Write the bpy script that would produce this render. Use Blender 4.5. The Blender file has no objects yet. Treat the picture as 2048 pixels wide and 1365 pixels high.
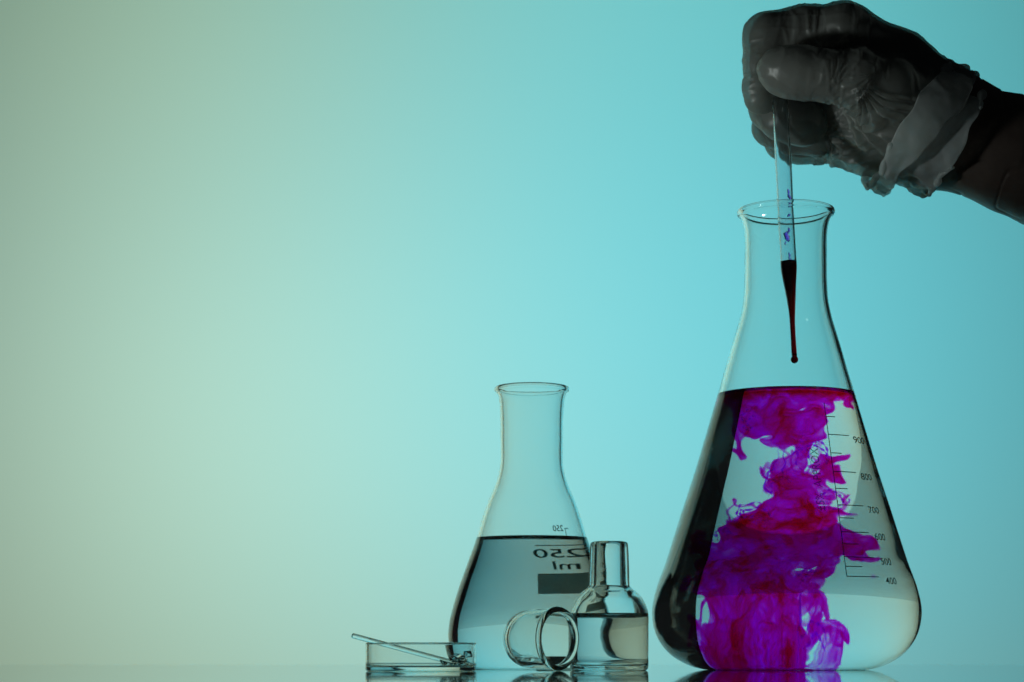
import bpy, bmesh, math, random
import numpy as np
from mathutils import Vector, Matrix

R = math.radians
MM = 0.001
scene = bpy.context.scene
C = scene.collection

# ------------------------------------------------------------------ camera
CAM_D, CAM_H, FPX, YH, XC = 1030.0, 8.1, 4200.0, 1307.0, 1024.0   # mm, mm, focal length in photo px, horizon row, centre column
cam_data = bpy.data.cameras.new('camera')
cam = bpy.data.objects.new('camera', cam_data); C.objects.link(cam)
cam.location = (0, -CAM_D*MM, CAM_H*MM)
cam.rotation_euler = (R(90), 0, 0)
cam_data.sensor_fit = 'HORIZONTAL'
cam_data.sensor_width = 36
cam_data.lens = 36*FPX/2048
cam_data.shift_y = (YH-682.5)/2048
cam_data.clip_start = 0.02; cam_data.clip_end = 20
cam_data.dof.use_dof = True
cam_data.dof.focus_distance = (CAM_D-25)*MM
cam_data.dof.aperture_fstop = 13
scene.camera = cam

# ------------------------------------------------------------------ world: a dark studio
world = bpy.data.worlds.new('World'); scene.world = world
world.use_nodes = True
bg = world.node_tree.nodes['Background']
bg.inputs[0].default_value = (0.80, 0.95, 1.0, 1)
bg.inputs[1].default_value = 0.0065

# ------------------------------------------------------------------ lamps behind the translucent backdrop
BACK_Y = 0.600
def lamp(name, loc, power, col, size):
    d = bpy.data.lights.new(name, 'AREA'); d.shape = 'DISK'; d.size = size
    d.energy = power; d.color = col
    o = bpy.data.objects.new(name, d); C.objects.link(o)
    o.location = loc; o.rotation_euler = (R(-90), 0, 0)      # area lamps shine along -Z -> towards -Y
    return o
TAU = 0.80
def back_lamp(name, x, d, z, rgb, size=0.12):
    m = max(rgb); col = tuple(c/m for c in rgb)
    o = lamp(name, (x, BACK_Y+d, z), m*math.pi**2*d*d/TAU, col, size)
    o.rotation_euler = (R(90), 0, R(180)) if False else (R(90), 0, 0)
    o.rotation_euler = Vector((0, -1, 0)).to_track_quat('-Z', 'Y').to_euler()
    return o
# a bank of gelled lamps: warm ones to the left, cyan ones to the right
back_lamp('warm_lamp', -0.241, 0.375, 0.189, (0.259, 0.294, 0.195))
back_lamp('amber_lamp_low', -0.077, 0.723, -0.243, (0.242, 0.159, 0.002))
back_lamp('cyan_lamp', 0.111, 0.598, 0.200, (0.002, 0.449, 0.611))
back_lamp('amber_lamp_high', -0.256, 0.318, 0.525, (0.136, 0.101, 0.007))
back_lamp('teal_lamp_high', 0.142, 0.488, 0.796, (0.092, 0.353, 0.313))
# an added, unseen fill spot from the lower left, brightening the hand alone
sd = bpy.data.lights.new('hand_fill', 'SPOT'); sd.energy = 8.5; sd.color = (0.90, 1.0, 0.96); sd.spot_size = R(13); sd.spot_blend = 0.75; sd.shadow_soft_size = 0.06
so = bpy.data.objects.new('hand_fill', sd); C.objects.link(so); so.location = (-0.46, -0.24, 0.035)
so.rotation_euler = (Vector((0.172, -0.01, 0.285))-Vector(so.location)).to_track_quat('-Z', 'Y').to_euler()

# ------------------------------------------------------------------ exposure and render settings
vs = scene.view_settings
scene.display_settings.display_device = 'sRGB'
vs.view_transform = 'Standard'; vs.look = 'None'; vs.exposure = 0; vs.gamma = 1; vs.use_curve_mapping = False
scene.render.engine = 'CYCLES'
cy = scene.cycles
cy.max_bounces = 40; cy.transmission_bounces = 40; cy.glossy_bounces = 24; cy.diffuse_bounces = 4
cy.transparent_max_bounces = 200; cy.volume_bounces = 0
cy.caustics_refractive = True; cy.caustics_reflective = True
cy.sample_clamp_indirect = 6.0
cy.blur_glossy = 0.2
try:
    cy.use_denoising = True; cy.denoiser = 'OPENIMAGEDENOISE'
except Exception: pass

# ================================================================== helpers
def px(x, y, depth=0.0):
    """a point of the photograph (2048 x 1365 px) at the given depth (mm behind the big flask's axis) -> world metres"""
    d = CAM_D+depth
    return Vector(((x-XC)*d/FPX*MM, depth*MM, ((YH-y)*d/FPX+CAM_H)*MM))

def empty(name, loc=(0, 0, 0), rz=0.0):
    o = bpy.data.objects.new(name, None); C.objects.link(o)
    o.empty_display_size = 0.01
    o.location = loc; o.rotation_euler = (0, 0, rz)
    return o

def tag(o, label=None, cat=None, group=None, kind=None):
    if label: o['label'] = label
    if cat: o['category'] = cat
    if group: o['group'] = group
    if kind: o['kind'] = kind
    return o

def mesh_obj(name, verts, faces, mat, parent=None, smooth=True, loc=None):
    me = bpy.data.meshes.new(name)
    me.from_pydata([tuple(v) for v in verts], [], faces)
    if smooth: me.polygons.foreach_set('use_smooth', [True]*len(me.polygons))
    me.update()
    o = bpy.data.objects.new(name, me); C.objects.link(o)
    if mat: me.materials.append(mat)
    if parent: o.parent = parent
    if loc is not None: o.location = loc
    return o

def mesh_np(name, v, q, mat, parent=None, smooth=True):
    """fast mesh from numpy arrays: v (n,3), q (m,4) or (m,3)"""
    me = bpy.data.meshes.new(name)
    k = q.shape[1]
    me.vertices.add(len(v)); me.vertices.foreach_set('co', np.ascontiguousarray(v, np.float32).ravel())
    me.loops.add(q.size); me.loops.foreach_set('vertex_index', np.ascontiguousarray(q, np.int32).ravel())
    me.polygons.add(len(q))
    me.polygons.foreach_set('loop_start', np.arange(0, q.size, k, dtype=np.int32))
    if smooth: me.polygons.foreach_set('use_smooth', np.ones(len(q), bool))
    me.update(calc_edges=True); me.validate()
    o = bpy.data.objects.new(name, me); C.objects.link(o)
    if mat: me.materials.append(mat)
    if parent: o.parent = parent
    return o

def spline(pts, n=10):
    """Catmull-Rom through pts (monotone enough for profiles)"""
    P = [np.array(p, float) for p in pts]
    P = [2*P[0]-P[1]] + P + [2*P[-1]-P[-2]]
    out = []
    for i in range(1, len(P)-2):
        p0, p1, p2, p3 = P[i-1:i+3]
        t1 = np.linalg.norm(p1-p0)**.5; t2 = t1+np.linalg.norm(p2-p1)**.5; t3 = t2+np.linalg.norm(p3-p2)**.5
        for k in range(n):
            t = t1+(t2-t1)*k/n
            a1 = (t1-t)/t1*p0+t/t1*p1; a2 = (t2-t)/(t2-t1)*p1+(t-t1)/(t2-t1)*p2; a3 = (t3-t)/(t3-t2)*p2+(t-t2)/(t3-t2)*p3
            b1 = (t2-t)/t2*a1+t/t2*a2; b2 = (t3-t)/(t3-t1)*a2+(t-t1)/(t3-t1)*a3
            out.append((t2-t)/(t2-t1)*b1+(t-t1)/(t2-t1)*b2)
    out.append(P[-2])
    return np.array(out)

def lathe(name, prof, mat, parent=None, seg=160, wob=None):
    """revolve a profile (mm) running from the axis, outwards, and back to the axis (closed solid)"""
    prof = [tuple(p) for p in prof]
    v = []; f = []; rings = []
    for (r, z) in prof:
        if r < 1e-6:
            rings.append([len(v)]); v.append((0, 0, z*MM))
        else:
            ring = []
            for k in range(seg):
                a = 2*math.pi*k/seg
                rr = r+(wob(a, z) if wob else 0)
                ring.append(len(v)); v.append((rr*MM*math.cos(a), rr*MM*math.sin(a), z*MM))
            rings.append(ring)
    for a, b in zip(rings[:-1], rings[1:]):
        if len(a) == 1 and len(b) == 1: continue
        if len(a) == 1:
            for k in range(seg): f.append((a[0], b[(k+1) % seg], b[k]))
        elif len(b) == 1:
            for k in range(seg): f.append((a[k], a[(k+1) % seg], b[0]))
        else:
            for k in range(seg): f.append((a[k], a[(k+1) % seg], b[(k+1) % seg], b[k]))
    o = mesh_obj(name, v, f, mat, parent)
    bm = bmesh.new(); bm.from_mesh(o.data); bmesh.ops.recalc_face_normals(bm, faces=bm.faces[:])
    # closed surfaces of revolution: make sure they point outwards
    vol = bm.calc_volume(signed=True)
    if vol < 0: bmesh.ops.reverse_faces(bm, faces=bm.faces[:])
    bm.to_mesh(o.data); bm.free()
    return o

# ------------------------------------------------------------------ materials
def mat_new(name):
    m = bpy.data.materials.new(name); m.use_nodes = True
    nt = m.node_tree; nt.nodes.clear()
    out = nt.nodes.new('ShaderNodeOutputMaterial')
    return m, nt, out

def glass_mat(name, ior, col=(1, 1, 1), rough=0.0, bump=0.0, bscale=40.0, absorb=None, dens=0.0):
    m, nt, out = mat_new(name)
    g = nt.nodes.new('ShaderNodeBsdfGlass'); g.inputs['IOR'].default_value = ior
    g.inputs['Color'].default_value = (*col, 1); g.inputs['Roughness'].default_value = rough
    nt.links.new(g.outputs[0], out.inputs['Surface'])
    if bump:
        tc = nt.nodes.new('ShaderNodeTexCoord'); n = nt.nodes.new('ShaderNodeTexNoise'); b = nt.nodes.new('ShaderNodeBump')
        n.inputs['Scale'].default_value = bscale; n.inputs['Detail'].default_value = 1.5
        b.inputs['Strength'].default_value = bump; b.inputs['Distance'].default_value = 0.001
        nt.links.new(tc.outputs['Object'], n.inputs['Vector']); nt.links.new(n.outputs[0], b.inputs['Height'])
        nt.links.new(b.outputs[0], g.inputs['Normal'])
    if absorb:
        a = nt.nodes.new('ShaderNodeVolumeAbsorption'); a.inputs['Color'].default_value = (*absorb, 1); a.inputs['Density'].default_value = dens
        nt.links.new(a.outputs[0], out.inputs['Volume'])
    return m

M = {}
M['glass'] = glass_mat('borosilicate_glass', 1.47, (0.985, 0.995, 0.99), bump=0.10, bscale=45)
M['thick_glass'] = glass_mat('pressed_soda_glass', 1.50, (0.985, 0.99, 0.985), bump=0.08, bscale=90)
M['water'] = glass_mat('water', 1.333)
M['plastic'] = glass_mat('clear_pipette_plastic', 1.42, (0.93, 0.95, 0.96), rough=0.06)

def backdrop_mat():
    m, nt, out = mat_new('translucent_backdrop_paper')
    t = nt.nodes.new('ShaderNodeBsdfTranslucent'); t.inputs[0].default_value = (TAU, TAU, TAU, 1)
    d = nt.nodes.new('ShaderNodeBsdfDiffuse'); d.inputs[0].default_value = (0.15, 0.15, 0.15, 1)
    a = nt.nodes.new('ShaderNodeAddShader')
    nt.links.new(t.outputs[0], a.inputs[0]); nt.links.new(d.outputs[0], a.inputs[1]); nt.links.new(a.outputs[0], out.inputs[0])
    return m
M['backdrop'] = backdrop_mat()

def table_mat():
    m, nt, out = mat_new('black_acrylic')
    p = nt.nodes.new('ShaderNodeBsdfPrincipled')
    p.inputs['Base Color'].default_value = (0.012, 0.014, 0.015, 1)
    p.inputs['IOR'].default_value = 1.49
    tc = nt.nodes.new('ShaderNodeTexCoord'); n = nt.nodes.new('ShaderNodeTexNoise'); n.inputs['Scale'].default_value = 60; n.inputs['Detail'].default_value = 6
    mr = nt.nodes.new('ShaderNodeMapRange'); mr.inputs[3].default_value = 0.015; mr.inputs[4].default_value = 0.05
    nt.links.new(tc.outputs['Object'], n.inputs['Vector']); nt.links.new(n.outputs[0], mr.inputs[0]); nt.links.new(mr.outputs[0], p.inputs['Roughness'])
    g = nt.nodes.new('ShaderNodeBsdfGlossy'); g.inputs['Color'].default_value = (0.85, 0.90, 0.92, 1); g.inputs['Roughness'].default_value = 0.02
    mx = nt.nodes.new('ShaderNodeMixShader'); mx.inputs[0].default_value = 0.25      # even mirror gloss, added to brighten the table's reflections
    nt.links.new(p.outputs[0], mx.inputs[1]); nt.links.new(g.outputs[0], mx.inputs[2]); nt.links.new(mx.outputs[0], out.inputs[0])
    return m
M['table'] = table_mat()

def enamel_mat(name, col, trans):
    m, nt, out = mat_new(name)
    d = nt.nodes.new('ShaderNodeBsdfDiffuse'); d.inputs[0].default_value = (*col, 1)
    t = nt.nodes.new('ShaderNodeBsdfTransparent'); t.inputs[0].default_value = (0.8, 0.9, 0.85, 1)
    tc = nt.nodes.new('ShaderNodeTexCoord'); n = nt.nodes.new('ShaderNodeTexNoise'); n.inputs['Scale'].default_value = 900
    mr = nt.nodes.new('ShaderNodeMapRange'); mr.inputs[1].default_value = 0.35; mr.inputs[2].default_value = 0.75
    mr.inputs[3].default_value = trans*0.7; mr.inputs[4].default_value = trans*1.6
    mx = nt.nodes.new('ShaderNodeMixShader')
    nt.links.new(tc.outputs['Object'], n.inputs['Vector']); nt.links.new(n.outputs[0], mr.inputs[0]); nt.links.new(mr.outputs[0], mx.inputs[0])
    nt.links.new(d.outputs[0], mx.inputs[1]); nt.links.new(t.outputs[0], mx.inputs[2]); nt.links.new(mx.outputs[0], out.inputs[0])
    return m
M['enamel'] = enamel_mat('white_enamel_print', (0.30, 0.34, 0.32), 0.015)
M['faint_enamel'] = enamel_mat('worn_enamel_print', (0.30, 0.34, 0.32), 0.45)
M['enamel_patch'] = enamel_mat('white_enamel_patch', (0.45, 0.5, 0.48), 0.12)

def absorb_mat(name, col, dens):
    """a cloud of dye in water: no surface of its own, light is absorbed on the way through"""
    m, nt, out = mat_new(name)
    t = nt.nodes.new('ShaderNodeBsdfTransparent')
    a = nt.nodes.new('ShaderNodeVolumeAbsorption'); a.inputs['Color'].default_value = (*col, 1); a.inputs['Density'].default_value = dens
    nt.links.new(t.outputs[0], out.inputs['Surface']); nt.links.new(a.outputs[0], out.inputs['Volume'])
    m.cycles.homogeneous_volume = True if hasattr(m.cycles, 'homogeneous_volume') else None
    return m

# ================================================================== the setting
# backdrop: a sheet of diffusing paper lit from behind, hanging past the back edge of the table
BX0, BX1, BZ0, BZ1 = -0.47, 0.41, -0.32, 0.62
def backdrop():
    nx, nz = 2, 2
    v = [(BX0, BACK_Y, BZ0), (BX1, BACK_Y, BZ0), (BX1, BACK_Y, BZ1), (BX0, BACK_Y, BZ1)]
    o = mesh_obj('backdrop', v, [(0, 1, 2, 3)], M['backdrop'], smooth=False)
    tag(o, kind='structure')
backdrop()

def rounded_box(name, x0, x1, y0, y1, z0, z1, bev, mat, parent=None):
    bm = bmesh.new(); bmesh.ops.create_cube(bm, size=1)
    for v in bm.verts:
        v.co = Vector(((x0+x1)/2+v.co.x*(x1-x0), (y0+y1)/2+v.co.y*(y1-y0), (z0+z1)/2+v.co.z*(z1-z0)))
    bmesh.ops.bevel(bm, geom=bm.edges[:], offset=bev, segments=3, affect='EDGES')
    me = bpy.data.meshes.new(name); bm.to_mesh(me); bm.free()
    o = bpy.data.objects.new(name, me); C.objects.link(o); me.materials.append(mat)
    if parent: o.parent = parent
    return o
tab = rounded_box('table', -0.60, 0.60, -0.80, 0.42, -0.012, 0.0, 0.0008, M['table'])
tag(tab, kind='structure')

# ================================================================== glassware
def profile_solid(outer, wall, floor, lip, n=10):
    """outer: list (r,z) from the axis at the bottom up to the lip. returns (closed profile, inner profile bottom->top)"""
    out = spline(outer, n)
    d = np.gradient(out, axis=0); nrm = np.stack([-d[:, 1], d[:, 0]], 1); nrm /= np.linalg.norm(nrm, axis=1)[:, None]
    zz = out[:, 1]
    th = np.where(zz < floor*4, floor+(wall-floor)*np.clip(zz/(floor*4), 0, 1), wall)
    inn = out+nrm*th[:, None]
    inn[:, 0] = np.maximum(inn[:, 0], 0)
    inn[0] = (0, out[0, 1]+floor)
    # keep monotone near the axis
    keep = [0]
    for i in range(1, len(inn)):
        if inn[i, 0] > 1e-3 or inn[i, 1] > inn[keep[-1], 1]: keep.append(i)
    inn = inn[keep]
    # rounded lip between the outer end and inner end
    # the beaded lip folds over: inner wall starts below the bead
    zb = out[-1, 1]
    inn = inn[(inn[:, 1] < zb-2.2) & ~((np.arange(len(inn)) > len(inn)-45) & (inn[:, 1] < zb-14))]
    a, b = out[-1], inn[-1]
    c = (a+b)/2; rad = np.linalg.norm(a-b)/2
    t0 = np.array((-1.0, 0.15))*1.6; t1 = np.array((-0.15, -1.0))*1.6
    arc = []
    for t in np.linspace(0, 1, 10)[1:-1]:
        h = (2*t**3-3*t**2+1, t**3-2*t**2+t, -2*t**3+3*t**2, t**3-t**2)
        arc.append(h[0]*a+h[1]*t0*1.3+h[2]*b+h[3]*t1*1.3)
    return list(out)+arc+list(inn[::-1]), inn

def prof_r(prof, z):
    """outer radius at height z (mm) on the rising part"""
    p = np.array(prof); i = int(np.argmin(p[:, 1]))
    q = p[i:]
    return float(np.interp(z, q[:, 1], q[:, 0]))

def liquid(name, inner, level, mat, parent, overlap=0.25, men=2.5, men_w=2.3):
    """fills the inner profile up to the level, reaching a hair into the glass; concave meniscus"""
    i = np.array(inner)
    d = np.gradient(i, axis=0); nrm = np.stack([d[:, 1], -d[:, 0]], 1); nrm /= np.maximum(np.linalg.norm(nrm, axis=1), 1e-9)[:, None]
    o = i+nrm*overlap; o[0] = (0, i[0, 1]-overlap)
    o[:, 0] = np.maximum(o[:, 0], 0)
    top = level+men
    k = np.argmax(o[:, 1] > top)
    body = [tuple(p) for p in o[:k]]
    rt = float(np.interp(top, o[:, 1][k-1:k+1], o[:, 0][k-1:k+1]))
    body.append((rt, top))
    rin = rt-overlap
    for s in np.linspace(0, 1, 14)[1:]:
        w = men_w*2.2*s
        body.append((rin-w, level+men*math.exp(-w/men_w*1.6)-men*math.exp(-3.52)*s))
    body.append((rin*0.5, level)); body.append((0, level))
    return lathe(name, body, mat, parent)

# --- one litre conical flask
OUT_1L = [(0, 1.6), (20, 1.2), (33, 0.25), (37, 0.0), (41, 0.3), (47, 1.9), (57.0, 7.9), (63.4, 16.9), (65.6, 28), (63.7, 39), (58.8, 53), (50.7, 78.4),
          (43.6, 100.5), (34.0, 133.0), (25.3, 163), (22.4, 173), (20.9, 180), (20.3, 187), (20.1, 200), (20.1, 212), (20.6, 217), (21.5, 220.4), (22.3, 222.0), (23.4, 222.9), (23.9, 224.2), (23.5, 225.5), (22.5, 226.0)]
F1X, F1Y = (1571.5-XC)*CAM_D/FPX, 0.0
flask_1l = empty('conical_flask', (F1X*MM, F1Y*MM, 0))
tag(flask_1l, 'large one litre conical flask holding water with a purple dye cloud, graduated 400 to 900', 'flask')
prof, INN_1L = profile_solid(OUT_1L, 1.7, 2.4, 1)
glass_1l = lathe('glass_body', prof, M['glass'], flask_1l, seg=192)
LEVEL_1L = 133.8
water_1l = liquid('water', INN_1L, LEVEL_1L, M['water'], flask_1l, men=1.2, men_w=1.8)

# --- quarter litre conical flask
F2D = 41.0
OUT_250 = [(0, 1.2), (16, 0.9), (25, 0.2), (28, 0), (31, 0.25), (35, 1.5), (40, 6.2), (42.4, 14.0), (42.3, 22.5), (38.4, 38), (29.2, 64), (22.6, 84.5),
           (18.4, 94.5), (16.6, 101), (16.0, 106), (16.0, 118), (16.2, 131), (16.7, 137.2), (17.4, 139.9), (18.2, 141.1), (18.9, 141.8), (19.1, 142.7), (18.8, 143.7), (18.0, 144.1)]
F2X = (1063.5-XC)*(CAM_D+F2D)/FPX
flask_250 = empty('conical_flask', (F2X*MM, F2D*MM, 0))
tag(flask_250, 'smaller 250 ml conical flask half full of clear water, its print seen mirrored', 'flask')
prof, INN_250 = profile_solid(OUT_250, 1.6, 2.2, 1)
glass_250 = lathe('glass_body', prof, M['glass'], flask_250, seg=192)
water_250 = liquid('water', INN_250, 64.2, M['water'], flask_250)

# --- enamel print, wrapped on the outside of the cones
def wrap(prof, az, z, off=0.06):
    r = prof_r(prof, z)+off
    return (r*MM*math.sin(az), -r*MM*math.cos(az), z*MM)

def band(name, prof, az0, z0, az1, z1, w, mat, parent, n=10, vertical=False):
    """a printed stroke from (az0,z0) to (az1,z1) of width w (mm)"""
    v = []; f = []
    for i in range(n+1):
        t = i/n; az = az0+(az1-az0)*t; z = z0+(z1-z0)*t
        r = prof_r(prof, z)
        if vertical:
            da = w/2/r
            v += [wrap(prof, az-da, z), wrap(prof, az+da, z)]
        else:
            v += [wrap(prof, az, z-w/2), wrap(prof, az, z+w/2)]
        if i: k = 2*i; f.append((k-2, k, k+1, k-1))
    return mesh_obj(name, v, f, mat, parent)

_text_cache = {}
def text_mesh(s, height):
    cu = bpy.data.curves.new('text', 'FONT'); cu.body = s; cu.size = 1.0; cu.resolution_u = 4; cu.offset = 0.010
    o = bpy.data.objects.new('text', cu); C.objects.link(o)
    dg = bpy.context.evaluated_depsgraph_get(); dg.update()
    me = bpy.data.meshes.new_from_object(o.evaluated_get(dg))
    v = np.array([x.co[:2] for x in me.vertices]); f = [tuple(p.vertices) for p in me.polygons]
    bpy.data.objects.remove(o); bpy.data.curves.remove(cu); bpy.data.meshes.remove(me)
    v -= v.min(0)
    v *= height/0.69          # cap height of the built-in font is about 0.69 of its size
    return v, f

def text_on(name, s, prof, az, z, height, mat, parent, xs=1.0, rot=False, bold=0.0):
    v, f = text_mesh(s, height)
    v[:, 0] *= xs
    out = []
    for (a, b) in v:
        if rot: a, b = -b, a
        zz = z+b*0.95
        r = prof_r(prof, zz)
        out.append(wrap(prof, az+a/r, zz))
    o = mesh_obj(name, out, f, mat, parent, smooth=False)
    return o

def zpx(y, depth=0.0): return (YH-y)*(CAM_D+depth)/FPX+CAM_H

# graduation of the one litre flask, printed on the side towards the viewer
def on_flask(prof, fx, fy, x, y):
    """azimuth and height (mm) of the near-side surface point seen at photo pixel (x, y)"""
    dep = fy-30.0
    for _ in range(40):
        z = zpx(y, dep); r = prof_r(prof, z)
        q = (x-XC)*(CAM_D+dep)/FPX-fx
        az = math.asin(max(-0.985, min(0.985, q/r)))
        dep = 0.5*dep+0.5*(fy-r*math.cos(az))
    return az, z
def f1(x, y): return on_flask(OUT_1L, F1X, F1Y, x, y)
a0, z0 = f1(1693.5, 1153); a1, z1 = f1(1648, 806)
AZ0 = (a0+a1)/2
band('scale_line', OUT_1L, a0, z0, a1, z1, 0.42, M['enamel'], glass_1l, n=24, vertical=True)
def line_az(z): return a0+(a1-a0)*(z-z0)/(z1-z0)
for num, xa, xb, xn, y in (('900', 1654, 1697, 1704, 869), ('800', 1666, 1711, 1719, 943), ('700', 1674, 1726, 1734, 1010), ('600', 1682, 1737, 1747, 1064), ('500', 1688, 1748, 1759, 1114), ('400', 1693.5, 1757, 1769, 1153)):
    a, z = f1(xa, y); b = f1(xb, y)[0]; c = f1(xn, y)[0]
    band('tick', OUT_1L, line_az(z), z, b, z, 0.42, M['enamel'], glass_1l)
    w = f1(xn+19, y)[0]-c
    text_on('numeral', num, OUT_1L, c, z-3.3, 3.3, M['enamel'], glass_1l, xs=w*prof_r(OUT_1L, z)/(2.1*3.6/0.69*0.58)*0.97)
for xa, xb, y in ((1649, 1670, 833), (1660, 1683, 906), (1669, 1695, 977), (1679, 1707, 1036), (1686, 1717, 1088), (1691, 1724, 1133)):
    a, z = f1(xa, y); b = f1(xb, y)[0]
    band('tick', OUT_1L, line_az(z), z, b, z, 0.42, M['enamel'], glass_1l)
ta, tz = f1(1651, 1022)
text_on('printed_words', '\u00b15%  APPROX...', OUT_1L, ta, tz, 4.0, M['faint_enamel'], glass_1l, xs=0.90, rot=True)

# print on the far side of the small flask: it reads mirrored through the glass
AB = R(180)
band('tick', OUT_250, AB-R(43), 73.0, AB-R(50), 73.0, 0.45, M['enamel'], glass_250)
band('scale_line', OUT_250, AB-R(44), 73.0, AB-R(44), 40.0, 0.45, M['enamel'], glass_250, n=24, vertical=True)
text_on('numeral', '250', OUT_250, AB-R(41), 71.6, 3.2, M['enamel'], glass_250)
LZ = 51.5
band('underline', OUT_250, AB-R(27), LZ+7.0, AB-R(2), LZ+7.0, 0.5, M['enamel'], glass_250)
text_on('numeral', '250', OUT_250, AB-R(23), LZ, 5.0, M['enamel'], glass_250, xs=1.18)
text_on('unit_mark', 'ml', OUT_250, AB-R(20.5), LZ-6.4, 4.6, M['enamel'], glass_250, xs=1.1)
def patch(name, prof, a0, a1, z0, z1, mat, parent, n=14):
    v = []; f = []
    for i in range(n+1):
        for j in range(5):
            v.append(wrap(prof, a0+(a1-a0)*i/n, z0+(z1-z0)*j/4))
    for i in range(n):
        for j in range(4):
            k = i*5+j; f.append((k, k+5, k+6, k+1))
    return mesh_obj(name, v, f, mat, parent)
patch('writing_patch', OUT_250, AB-R(30), AB-R(3), LZ-18.5, LZ-8.5, M['enamel_patch'], glass_250)

# --- small thick glass bottle
BD = -35.0
bs = (CAM_D+BD)/FPX
OUT_B = [(0, 0.9), (12, 0.7), (16, 0.05), (17.2, 0.0), (18.1, 0.5), (18.55, 1.6), (18.6, 8), (18.6, 20), (18.55, 26.5), (17.9, 29.5), (15.9, 33.8), (12.8, 37.3), (10.5, 39.0),
         (9.75, 40.0), (9.6, 41.5), (9.55, 46), (9.3, 54), (9.05, 58.5), (8.9, 60.0)]
bottle = empty('glass_bottle', ((1218.3-XC)*bs*MM, BD*MM, 0))
tag(bottle, 'small thick clear glass bottle with straight neck, half filled, between the two flasks', 'bottle')
outB = spline(OUT_B, 10)
INN_B = [(0, 2.3), (11, 2.3), (14.2, 2.7), (15.4, 4.2), (15.6, 8), (15.5, 20), (15.4, 26), (14.6, 29), (12.6, 32.6), (9.8, 35.4), (7.6, 37.4), (6.6, 39.5), (6.3, 42), (6.1, 50), (5.9, 57.5), (6.0, 59.4)]
innB = spline(INN_B, 10)
a, b = outB[-1], innB[-1]; cc = (a+b)/2
arc = [(cc[0]+(a[0]-b[0])/2*math.cos(t), cc[1]+1.3*math.sin(t)) for t in np.linspace(0, math.pi, 12)[1:-1]]
lathe('glass_body', [tuple(p) for p in outB]+arc+[tuple(p) for p in innB[::-1]], M['thick_glass'], bottle, seg=128)
liquid('water', innB, 24.6, M['water'], bottle, men=2.2, men_w=2.0)

# --- glass cap lying on its side
def lying_cap():
    OUTC = [(0, 29.5), (5, 29.0), (9.2, 27.0), (12.2, 23.4), (13.6, 18.5), (13.9, 12), (14.0, 6), (14.2, 3.4), (14.8, 1.9)]
    INC = [(0, 27.5), (4.5, 27.0), (8.0, 25.2), (10.6, 22.0), (11.8, 18), (12.1, 12), (12.2, 6), (12.2, 3.2), (12.0, 1.9)]
    o = spline(OUTC, 9); i = spline(INC, 9)
    a, b = o[-1], i[-1]
    arc = [((a[0]+b[0])/2+(a[0]-b[0])/2*math.cos(t), 1.9-1.5*math.sin(t)) for t in np.linspace(0, math.pi, 12)[1:-1]]
    ob = lathe('glass_cup', [tuple(p) for p in o]+arc+[tuple(p) for p in i[::-1]], M['thick_glass'], None, seg=128)
    fill_p = [(0, 27.7), (4.5, 27.15), (8.1, 25.35), (10.75, 22.1), (11.95, 18), (12.25, 12), (12.35, 6), (12.4, 4.5), (12.0, 4.0), (0, 4.0)]
    lathe_tmp = lathe('water', fill_p, None, None, seg=96)
    # axis (local +z, towards the closed end) laid flat, pointing back and to the left
    ang = R(49)                                   # mouth normal against the line of sight
    axis = Vector((-math.sin(ang), math.cos(ang), 0.0))
    ob.rotation_euler = axis.to_track_quat('Z', 'Y').to_euler()
    mc = px(1121, 1280, -68)
    ob.location = (mc.x, mc.y, 14.82*MM)
    # a little water left in it
    bm = bmesh.new(); bm.from_mesh(lathe_tmp.data)
    inv = ob.rotation_euler.to_matrix().to_4x4().inverted()
    up = inv.to_3x3() @ Vector((0, 0, 1))
    bmesh.ops.bisect_plane(bm, geom=bm.verts[:]+bm.edges[:]+bm.faces[:], plane_co=up*(-8.2*MM), plane_no=up, clear_outer=True)
    bmesh.ops.holes_fill(bm, edges=[e for e in bm.edges if e.is_boundary], sides=0)
    bmesh.ops.recalc_face_normals(bm, faces=bm.faces[:])
    me = bpy.data.meshes.new('water'); bm.to_mesh(me); bm.free(); me.materials.append(M['water'])
    bpy.data.objects.remove(lathe_tmp)
    wo = bpy.data.objects.new('water', me); C.objects.link(wo); wo.parent = ob
    tag(ob, 'round ended clear glass cup lying on its side in front of the bottle', 'cup')
    return ob
cap = lying_cap()

# --- petri dish with a glass rod and crushed glass in it
PD = -82.0
ps = (CAM_D+PD)/FPX
PR = 111*ps
dish = lathe('petri_dish', [(0, 0.5), (PR*0.8, 0.5), (PR*0.9, 0.4), (PR-1.0, 0.0), (PR-0.3, 0.25), (PR, 1.0), (PR, 1.4), (PR, 4), (PR, 9), (PR, 11.9), (PR, 12.2), (PR-0.25, 12.75), (PR-0.6, 12.9), (PR-1.0, 12.75), (PR-1.25, 12.2), (PR-1.25, 11.9),
             (PR-1.25, 9), (PR-1.25, 4), (PR-1.25, 3.0), (PR-1.4, 2.5), (PR-2.2, 1.95), (PR-2.8, 1.82), (PR*0.85, 1.8), (0, 1.8)], M['glass'], None, seg=160)
dish.location = ((842-XC)*ps*MM, PD*MM, 0)
tag(dish, 'shallow round clear glass dish at the left with a rod leaning in it', 'dish')

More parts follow.
